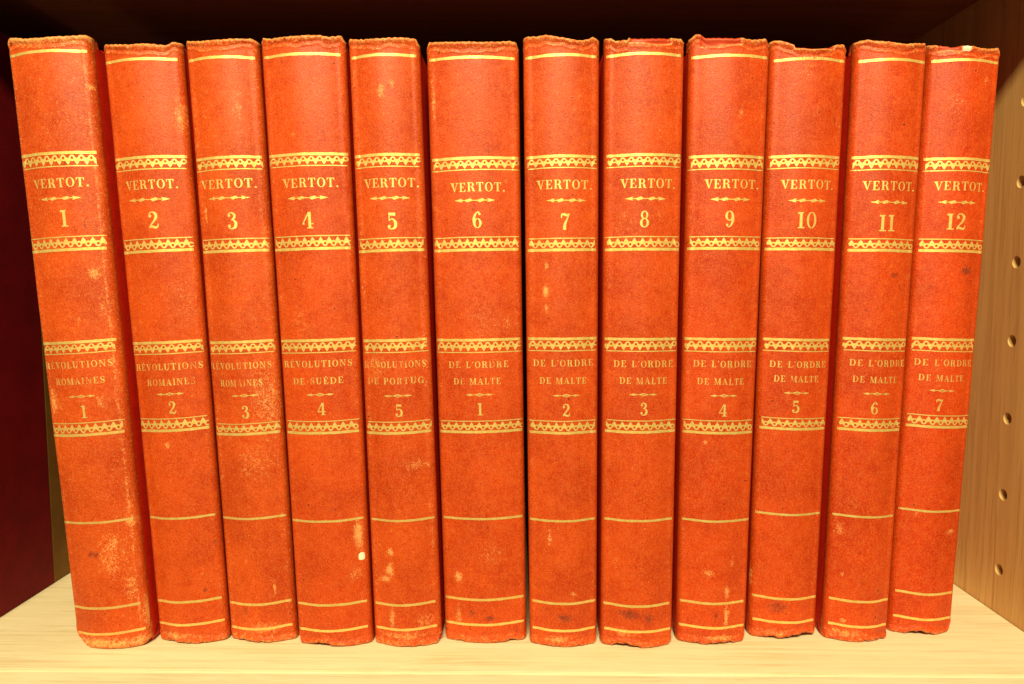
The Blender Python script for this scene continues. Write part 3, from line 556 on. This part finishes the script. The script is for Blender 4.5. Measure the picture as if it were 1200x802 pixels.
class Book:
    def __init__(self, d):
        self.d = d
        self.th = radians(d['th'])
        self.rng = random.Random(100 + d['n'])
        self.tu, self.tv = zip(*sorted(d['top'])); self.bu, self.bv = zip(*sorted(d['bot']))
        r = np.random.RandomState(40 + d['n'])
        self.ph = r.uniform(0, 6.28, 12); self.fr = r.uniform(.15, .55, 12)

    def half(self, v):
        d = self.d
        return (d['w0'] + (d['w1'] - d['w0']) * np.clip(v / 215.0, -.02, 1.05)) / 2

    def floor_v(self, u):
        """lowest v at which a point stays on the shelf"""
        return (0.12 + u * sin(self.th)) / cos(self.th)

    def top_v(self, u): return np.interp(u, self.tu, self.tv) + .10 * np.sin(u * 3.1 + self.ph[0]) + .08 * np.sin(u * 7.3 + self.ph[1]) * np.sin(u * .6 + self.ph[5])

    def bot_v(self, u): return np.maximum(np.interp(u, self.bu, self.bv) * 1.1 + (.10 if self.d['n'] != 1 else -.1) + .30 * np.sin(u * 1.3 + self.ph[2]) * np.sin(u * .37 + self.ph[3]) + .20 * np.sin(u * 3.7 + self.ph[1]) * np.sin(u * .7 + self.ph[6]), self.floor_v(u))

    def wob(self, u, k): return np.sin(u * self.fr[k] + self.ph[k]) * .6 + np.sin(u * self.fr[k + 1] * 2.3 + self.ph[k + 1]) * .4

    def depth(self, u, v, hw):
        """distance of the back's surface behind its crown, with the head and tail caps modelled in"""
        uf = np.minimum(np.abs(u) / (hw - RC), 1.0)
        y = SAG * uf ** 2
        ov = np.clip(np.abs(u) - (hw - RC), 0, RC)
        y = y + RC - np.sqrt(np.maximum(RC * RC - ov * ov, 0))
        tv, bv = self.top_v(u), self.bot_v(u)
        a = tv - v; b = v - bv
        seam = 2.5 + .6 * self.wob(u, 4)
        y = y - .40 * np.exp(-((a - .9) / .8) ** 2) + .22 * np.exp(-((a - seam) / .5) ** 2) - .14 * np.exp(-((a - seam - .9) / .5) ** 2)
        y = y - .25 * np.exp(-((b - 1.2) / .9) ** 2) + .20 * np.exp(-((b - 3.0 - .6 * self.wob(u, 6)) / .6) ** 2)
        y = y + .9 * (1 - np.sqrt(np.clip(1 - np.clip((.9 - a) / .9, 0, 1) ** 2, 0, 1)))
        y = y + .9 * (1 - np.sqrt(np.clip(1 - np.clip((1.1 - b) / 1.1, 0, 1) ** 2, 0, 1)))
        # slow unevenness of an old back
        y = y + .10 * np.sin(v * .045 + self.ph[8]) + .06 * np.sin(v * .13 + u * .2 + self.ph[9]) + .05 * np.sin(u * .55 + v * .03 + self.ph[10])
        if 'torn' in self.d:
            t0, t1, tvv = self.d['torn']
            m = 1 / (1 + np.exp(-(u - t0) / .12)) * 1 / (1 + np.exp((u - t1) / .12)) * 1 / (1 + np.exp(-(v - tvv - .35 * self.wob(u, 7)) / .10))
            y = y + 1.3 * m
        return y

    def surf(self, u, v, lift=0.0):
        u = np.asarray(u, float); v = np.asarray(v, float)
        return self.depth(u, v, self.half(v)) - lift

    # ---- the leather back
    def spine(self, parent):
        d = self.d
        hn = 46
        f = np.linspace(-1, 1, hn + 1)
        f = np.sign(f) * (1 - (1 - np.abs(f)) ** 1.25)            # denser towards the shoulders
        side_y = np.array([5.6, 6.1, 6.7, 7.4, WRAP])
        side_in = np.array([.0, .04, .12, .28, .42]) if d['n'] != 1 else np.array([.0, .02, .06, .14, .24])
        rows = np.concatenate([np.linspace(0, 7, 30)[:-1], np.linspace(7, 208, 240)[:-1], np.linspace(208, 221, 56)]) / 221.0
        V = []; wear = []; stain = []; chip = []; torn = []
        nc = hn + 1 + 2 * len(side_y)
        def push(u, y, v, w, s, c, t):
            V.append((u, y, v)); wear.append(w); stain.append(s); chip.append(c); torn.append(t)
        nr = 0
        U0 = f * (d['w0'] / 2)
        for t in rows:
            v0 = t * 221.0
            hw = float(self.half(v0)); u = f * hw
            tv, bv = self.top_v(u), self.bot_v(u)
            v = bv + (tv - bv) * t
            y = self.depth(u, v, hw)
            W, S_, C, T = self.marks(u, v, hw, tv, bv)
            # left side, back to front
            for k in range(len(side_y) - 1, -1, -1):
                push(-hw + side_in[k], side_y[k] + max(0, y[0] - SAG - RC), v[0], self.edge_wear(v[0], k), 0, 0, 0)
            for k in range(hn + 1): push(u[k], y[k], v[k], W[k], S_[k], C[k], T[k])
            for k in range(len(side_y)):
                push(hw - side_in[k], side_y[k] + max(0, y[-1] - SAG - RC), v[-1], self.edge_wear(v[-1], k), 0, 0, 0)
            nr += 1
        F = []
        for r in range(nr - 1):
            for c in range(nc - 1):
                a = r * nc + c
                F.append((a, a + 1, a + nc + 1, a + nc))
        # turn the caps in over the head and under the tail
        for first, sgn in ((False, 1), (True, -1)):
            base = 0 if first else (nr - 1) * nc
            prev = list(range(base, base + nc))
            for dy, dv in ((.7, .12), (1.6, -.1), (3.2, -1.2), (4.2, -3.2)):
                cur = []
                for i in range(nc):
                    u, y, v = V[base + i]
                    ns = len(side_y)
                    side = i < ns or i >= ns + hn + 1
                    yy = y if side else y + dy
                    vv = v + sgn * (dv if not side else min(dv, 0))
                    if first: vv = max(vv, float(self.floor_v(u)))
                    uu = u * (1 - (.0 if not side else .02 * dy))
                    push(uu, yy, vv, .55 if dy < 1 else .1, 0, 0, torn[base + i])
                    cur.append(len(V) - 1)
                for i in range(nc - 1):
                    q = (prev[i], prev[i + 1], cur[i + 1], cur[i])
                    F.append(q if not first else q[::-1])
                prev = cur
        o = mesh_obj('spine', V, F, LEATHER, parent, smooth=True, attrs=dict(wear=wear, stain=stain, chip=chip, torn=torn, tone=[TONE[d['n']]] * len(V)))
        return o

    def edge_wear(self, v, k):
        e = (.30, .22, .18, .12, .1)[k]
        if self.d['n'] in (1, 11): e += .08
        if v < 8: e += .25
        if v > 212: e += .2
        return e

    def marks(self, u, v, hw, tv, bv):
        d = self.d
        heavy = {1: .17, 3: .15, 5: .13, 2: .10, 4: .08, 6: .08, 7: .07}.get(d['n'], .05)
        au = np.abs(u)
        W = heavy + .08 * np.exp(-((hw - au) / 1.6) ** 2) + (.03 + .10 * (np.sin(v * .11 + np.sign(u) * 2 + self.ph[3]) > .1)) * np.exp(-((hw - 1.6 - au) / .6) ** 2)
        W = np.maximum(W, .10 + .50 * np.exp(-((tv - v) / 2.2) ** 2) + .25 * np.exp(-((tv - v) / .6) ** 2))
        seam = 2.5 + .6 * self.wob(u, 4)
        W = np.maximum(W, .46 * np.exp(-((tv - v - seam - .8) / .5) ** 2))
        W = np.maximum(W, (.27 + heavy) * np.exp(-((v - bv) / 4.5) ** 2) + .28 * np.exp(-((v - bv) / .9) ** 2))
        if d['n'] == 1:
            W = np.maximum(W, .50 * np.exp(-((u - hw + 2.2) / .55) ** 2))
            W = np.maximum(W, .45 * np.exp(-((u + hw - .9) / .8) ** 2))
            W = np.maximum(W, .85 * np.exp(-((tv - v) / 3.0) ** 2))
            W = np.maximum(W, .7 * np.exp(-((v - 2.0) / 2.4) ** 2))
        for (a, b, ru, rv, g) in d['scuffs']:
            W = np.maximum(W, g * np.exp(-(((u - a) / ru) ** 2 + ((v - b) / rv) ** 2) * 1.1))
        S_ = np.zeros_like(W)
        for (a, b, ru, rv, g) in d['stains']:
            S_ = np.maximum(S_, min(1, g * 1.4) * np.exp(-(((u - a) / ru) ** 2 + ((v - b) / rv) ** 2) * 1.0))
        # the hot tools darkened the leather round the gilt rolls
        V_ = d['v']
        for a, b in ((1, 2), (4, 3), (5, 6), (8, 7)):
            lo, hi = min(V_[a], V_[b]) - .4, max(V_[a], V_[b]) + .4
            S_ = np.maximum(S_, .30 / (1 + np.exp(-(v - lo) / .15)) / (1 + np.exp((v - hi) / .15)))
        C = np.zeros_like(W); T = np.zeros_like(W)
        if 'chip' in d:
            a, b, ru, rv = d['chip']
            ru *= .8; rv *= .9
            C = np.exp(-((np.abs(u - a) / ru) ** 4 + (np.abs(v - b) / rv) ** 4))
        if 'torn' in d:
            t0, t1, tvv = d['torn']
            e = v - tvv - .35 * self.wob(u, 7)
            T = 1 / (1 + np.exp(-(u - t0) / .12)) / (1 + np.exp((u - t1) / .12)) / (1 + np.exp(-e / .10))
            lip = np.exp(-((e + .25) / .35) ** 2) * (u > t0 - .5) * (u < t1 + .5)
            W = np.maximum(W, .9 * lip)
            W = np.maximum(W, .8 * np.exp(-((u - t0 + .3) / .3) ** 2) * (e > 0)); W = np.maximum(W, .8 * np.exp(-((u - t1 - .3) / .3) ** 2) * (e > 0))
        return W, S_, C, T

    # ---- gilt: polygons in (u, v) laid on the curved back
    def gilt(self, name, polys, parent, fade, lift=.055):
        V = []; F = []; A = []
        for p in polys:
            o = len(V)
            u = np.array([q[0] for q in p]); v = np.array([q[1] for q in p])
            hw = self.half(v)
            u = np.clip(u, -hw + .35, hw - .35)
            y = self.surf(u, v, lift)
            V += list(zip(u.tolist(), y.tolist(), v.tolist()))
            fd = fade(u, v) if callable(fade) else np.full(len(u), fade)
            A += list(fd)
            ar = sum(p[i][0] * p[(i + 1) % len(p)][1] - p[(i + 1) % len(p)][0] * p[i][1] for i in range(len(p)))
            idx = list(range(o, o + len(p)))
            F.append(idx if ar > 0 else idx[::-1])
        return mesh_obj(name, V, F, GILT, parent, smooth=True, attrs=dict(fade=A, tone=[TONE[self.d['n']]] * len(A)))

    def strip(self, v, t, u0, u1, tilt, k):
        n = 44; o = []
        us = np.linspace(u0, u1, n + 1)
        vs = v + tilt * us + .035 * self.wob(us, k)
        th = t * (1 + .07 * np.sin(us * 1.3 + self.ph[k]) + .04 * np.sin(us * 3.7))
        for i in range(n):
            o.append([(us[i], vs[i] - th[i] / 2), (us[i + 1], vs[i + 1] - th[i + 1] / 2), (us[i + 1], vs[i + 1] + th[i + 1] / 2), (us[i], vs[i] + th[i] / 2)])
        return o

    def band(self, vthick, vthin, parent, fade):
        """gilt roll: a bold rule, a row of hearts under linked loops, a fine rule"""
        rng = self.rng
        hw = float(self.half(vthick))
        u0 = -hw + rng.uniform(.5, 1.0); u1 = hw - rng.uniform(.6, 1.3)
        tilt = rng.uniform(-.006, .006)
        k = rng.randrange(4, 10)
        p = self.strip(vthick, 1.0, u0, u1, tilt, k)
        p += self.strip(vthin, .36, u0 + rng.uniform(-.3, .6), u1 + rng.uniform(-.4, .5), tilt, k)
        s = 1 if vthick > vthin else -1                            # hearts hang from the bold rule
        lo = vthin + s * .36; hi = vthick - s * .72
        H = hi - lo
        pitch = 2.85
        n = int((u1 - u0) / pitch) + 2
        start = u0 + rng.uniform(-.5, 0) * pitch
        for i in range(n):
            c = start + i * pitch
            def put(poly):
                q = [(c + x * pitch, lo + y * H + tilt * (c + x * pitch)) for x, y in poly]
                if min(a for a, b in q) >= u0 - .1 and max(a for a, b in q) <= u1 + .3: p.append(q)
            put([(.50, -.02), (.72, .28), (.80, .46), (.76, .66), (.63, .74), (.50, .64)])
            put([(.50, -.02), (.50, .64), (.37, .74), (.24, .66), (.20, .46), (.28, .28)])
            for q in arcstrip(1.0, .68, .33, .32, .15, .15, 0, 360, 18): put(q)
        return self.gilt('gilt_band', p, parent, fade)


def build_book(d, label):
    B = Book(d)
    n = d['n']; rng = B.rng
    root = empty('book', (d['x'] * MM, d['y'] * MM, 0))
    root.rotation_euler = (0, B.th, 0)
    tag(root, label, 'book', 'row of twelve matching orange leather volumes')
    sp = B.spine(root)
    # boards: tapering slabs with rounded edges, standing on the shelf
    D = 132.0
    for s in (-1, 1):
        V = []
        sec = [(0.0, .5), (0.0, D - .6), (.25, D), (2.3, D), (2.7, D - .6), (2.7, .5), (2.3, 0), (.25, 0)]
        zs = [0.0, .5, 218.3, 218.9]
        for j, z in enumerate(zs):
            hw = float(B.half(z)) - (.30 if n != 1 else .10)
            ins = .35 if j in (0, 3) else 0
            for (a, b) in sec:
                u = s * (hw - ins - a * (1 - ins * .25) + {5: .4, 6: .6, 7: .6, 8: .4}.get(n, .15) * b / D)
                yy = 6.4 + ins + b * (1 - 2 * ins / D)
                V.append((u, yy, max(z, float(B.floor_v(u)) - .05 + (.3 if j == 1 else 0))))
        F = []
        m = len(sec)
        for j in range(3):
            for i in range(m):
                k = (i + 1) % m
                q = (j * m + i, j * m + k, (j + 1) * m + k, (j + 1) * m + i)
                F.append(q if s < 0 else q[::-1])
        F.append(tuple(range(m)) if s > 0 else tuple(range(m))[::-1]); F.append(tuple(range(3 * m, 4 * m)) if s < 0 else tuple(range(3 * m, 4 * m))[::-1])
        mesh_obj('cover_board', V, F, BOARD, root)
    # text block with a hollow fore-edge
    V = []; zs = [3.2, 216.0]; sec = []
    for k in range(9): sec.append((-1 + k / 4, 128 - 5 * (1 - (-1 + k / 4) ** 2)))
    sec += [(1, 7), (.6, 5.2), (0, 4.6), (-.6, 5.2), (-1, 7)]
    for z in zs:
        hw = float(B.half(z)) - 3.15
        V += [(a * hw, b, z) for a, b in sec]
    m = len(sec)
    F = [(i, i + m, (i + 1) % m + m, (i + 1) % m) for i in range(m)] + [tuple(range(m)), tuple(range(2 * m - 1, m - 1, -1))]
    mesh_obj('page_block', V, F, PAGES, root)
    # ---- gilt tooling
    v = d['v']
    worn = {1: .10, 3: .06, 5: .08, 2: .04, 6: .04}.get(n, .0)
    def rule(vv, t, f=.28):
        hw = float(B.half(vv))
        B.gilt('gilt_rule', B.strip(vv, t, -hw + rng.uniform(.5, 1.2), hw - rng.uniform(.7, 1.6), rng.uniform(-.006, .006), rng.randrange(4, 10)), sp, f + worn)
    rule(v[0], .95, .20)
    B.band(v[1], v[2], sp, .20 + worn)
    B.band(v[4], v[3], sp, .25 + worn)
    B.band(v[5], v[6], sp, .25 + worn)
    B.band(v[8], v[7], sp, .33 + worn)
    rule(v[9], .84, .34); rule(v[10], .95, .36); rule(v[11], .95, .36)
    a = d['tx'][0]
    def patchy(base):
        c = B.ph[3]
        return lambda u, vv: base + .10 * np.sin(u * .5 + c) + .06 * np.sin(u * 1.7 + vv)
    B.gilt('author_lettering', text_polys('VERTOT.', *a, 3.2, rng), sp, patchy(.28))
    B.gilt('arrow_ornament', arrow_flourish(*d['tx'][1], True), sp, .30)
    B.gilt('volume_number', number_polys(str(n), d['nm'][0][0], d['nm'][0][1], 5.8, .98), sp, .24)
    l1, l2, part = TITLES[n]
    tf = {1: .45, 3: .48, 5: .48, 2: .44, 6: .44}.get(n, .41)
    B.gilt('title_lettering', text_polys(l1, *d['tx'][2], 2.4, rng, .17) + text_polys(l2, *d['tx'][3], 2.35, rng, .17), sp, patchy(tf))
    B.gilt('arrow_ornament', arrow_flourish(*d['tx'][4], False), sp, .34)
    B.gilt('part_number', number_polys(part, d['nm'][1][0], d['nm'][1][1], 4.5, .98), sp, .34)
    return root


RV = 'RÉVOLUTIONS'
OM = ("DE L'ORDRE", 'DE MALTE')
TITLES = {1: (RV, 'ROMAINES', '1'), 2: (RV, 'ROMAINES', '2'), 3: (RV, 'ROMAINES', '3'), 4: (RV, 'DE SUÈDE', '4'), 5: (RV, 'DE PORTUG.', '5'),
          6: (*OM, '1'), 7: (*OM, '2'), 8: (*OM, '3'), 9: (*OM, '4'), 10: (*OM, '5'), 11: (*OM, '6'), 12: (*OM, '7')}
LABELS = {
    1: 'most rubbed orange leather book, gilt number 1, leaning at the left end of the row',
    2: 'orange leather book with gilt number 2, pale scuff near top right',
    3: 'orange leather book with gilt number 3 and very faded title, blotched pale on right',
    4: 'orange leather book with gilt number 4 and a small white chip near its foot',
    5: 'narrow orange leather book with gilt number 5 and pale scuff marks down its lower half',
    6: 'widest orange leather book with gilt number 6, standing right of a dark gap',
    7: 'orange leather book with gilt number 7 and a short pale streak mid-spine',
    8: 'orange leather book with gilt number 8, wide torn strip at top',
    9: 'orange leather book with gilt number 9, pale drip marks low on its spine',
    10: 'orange leather book with gilt number 10, its top edge worn into a shallow dip',
    11: 'orange leather book with gilt number 11, standing slightly forward of the last book',
    12: 'orange leather book with gilt number 12 at the right end, dark round spot on spine',
}
for d in BOOKS:
    build_book(d, LABELS[d['n']])

# ---------------------------------------------------------------- the dark red volume standing in the shade on the left
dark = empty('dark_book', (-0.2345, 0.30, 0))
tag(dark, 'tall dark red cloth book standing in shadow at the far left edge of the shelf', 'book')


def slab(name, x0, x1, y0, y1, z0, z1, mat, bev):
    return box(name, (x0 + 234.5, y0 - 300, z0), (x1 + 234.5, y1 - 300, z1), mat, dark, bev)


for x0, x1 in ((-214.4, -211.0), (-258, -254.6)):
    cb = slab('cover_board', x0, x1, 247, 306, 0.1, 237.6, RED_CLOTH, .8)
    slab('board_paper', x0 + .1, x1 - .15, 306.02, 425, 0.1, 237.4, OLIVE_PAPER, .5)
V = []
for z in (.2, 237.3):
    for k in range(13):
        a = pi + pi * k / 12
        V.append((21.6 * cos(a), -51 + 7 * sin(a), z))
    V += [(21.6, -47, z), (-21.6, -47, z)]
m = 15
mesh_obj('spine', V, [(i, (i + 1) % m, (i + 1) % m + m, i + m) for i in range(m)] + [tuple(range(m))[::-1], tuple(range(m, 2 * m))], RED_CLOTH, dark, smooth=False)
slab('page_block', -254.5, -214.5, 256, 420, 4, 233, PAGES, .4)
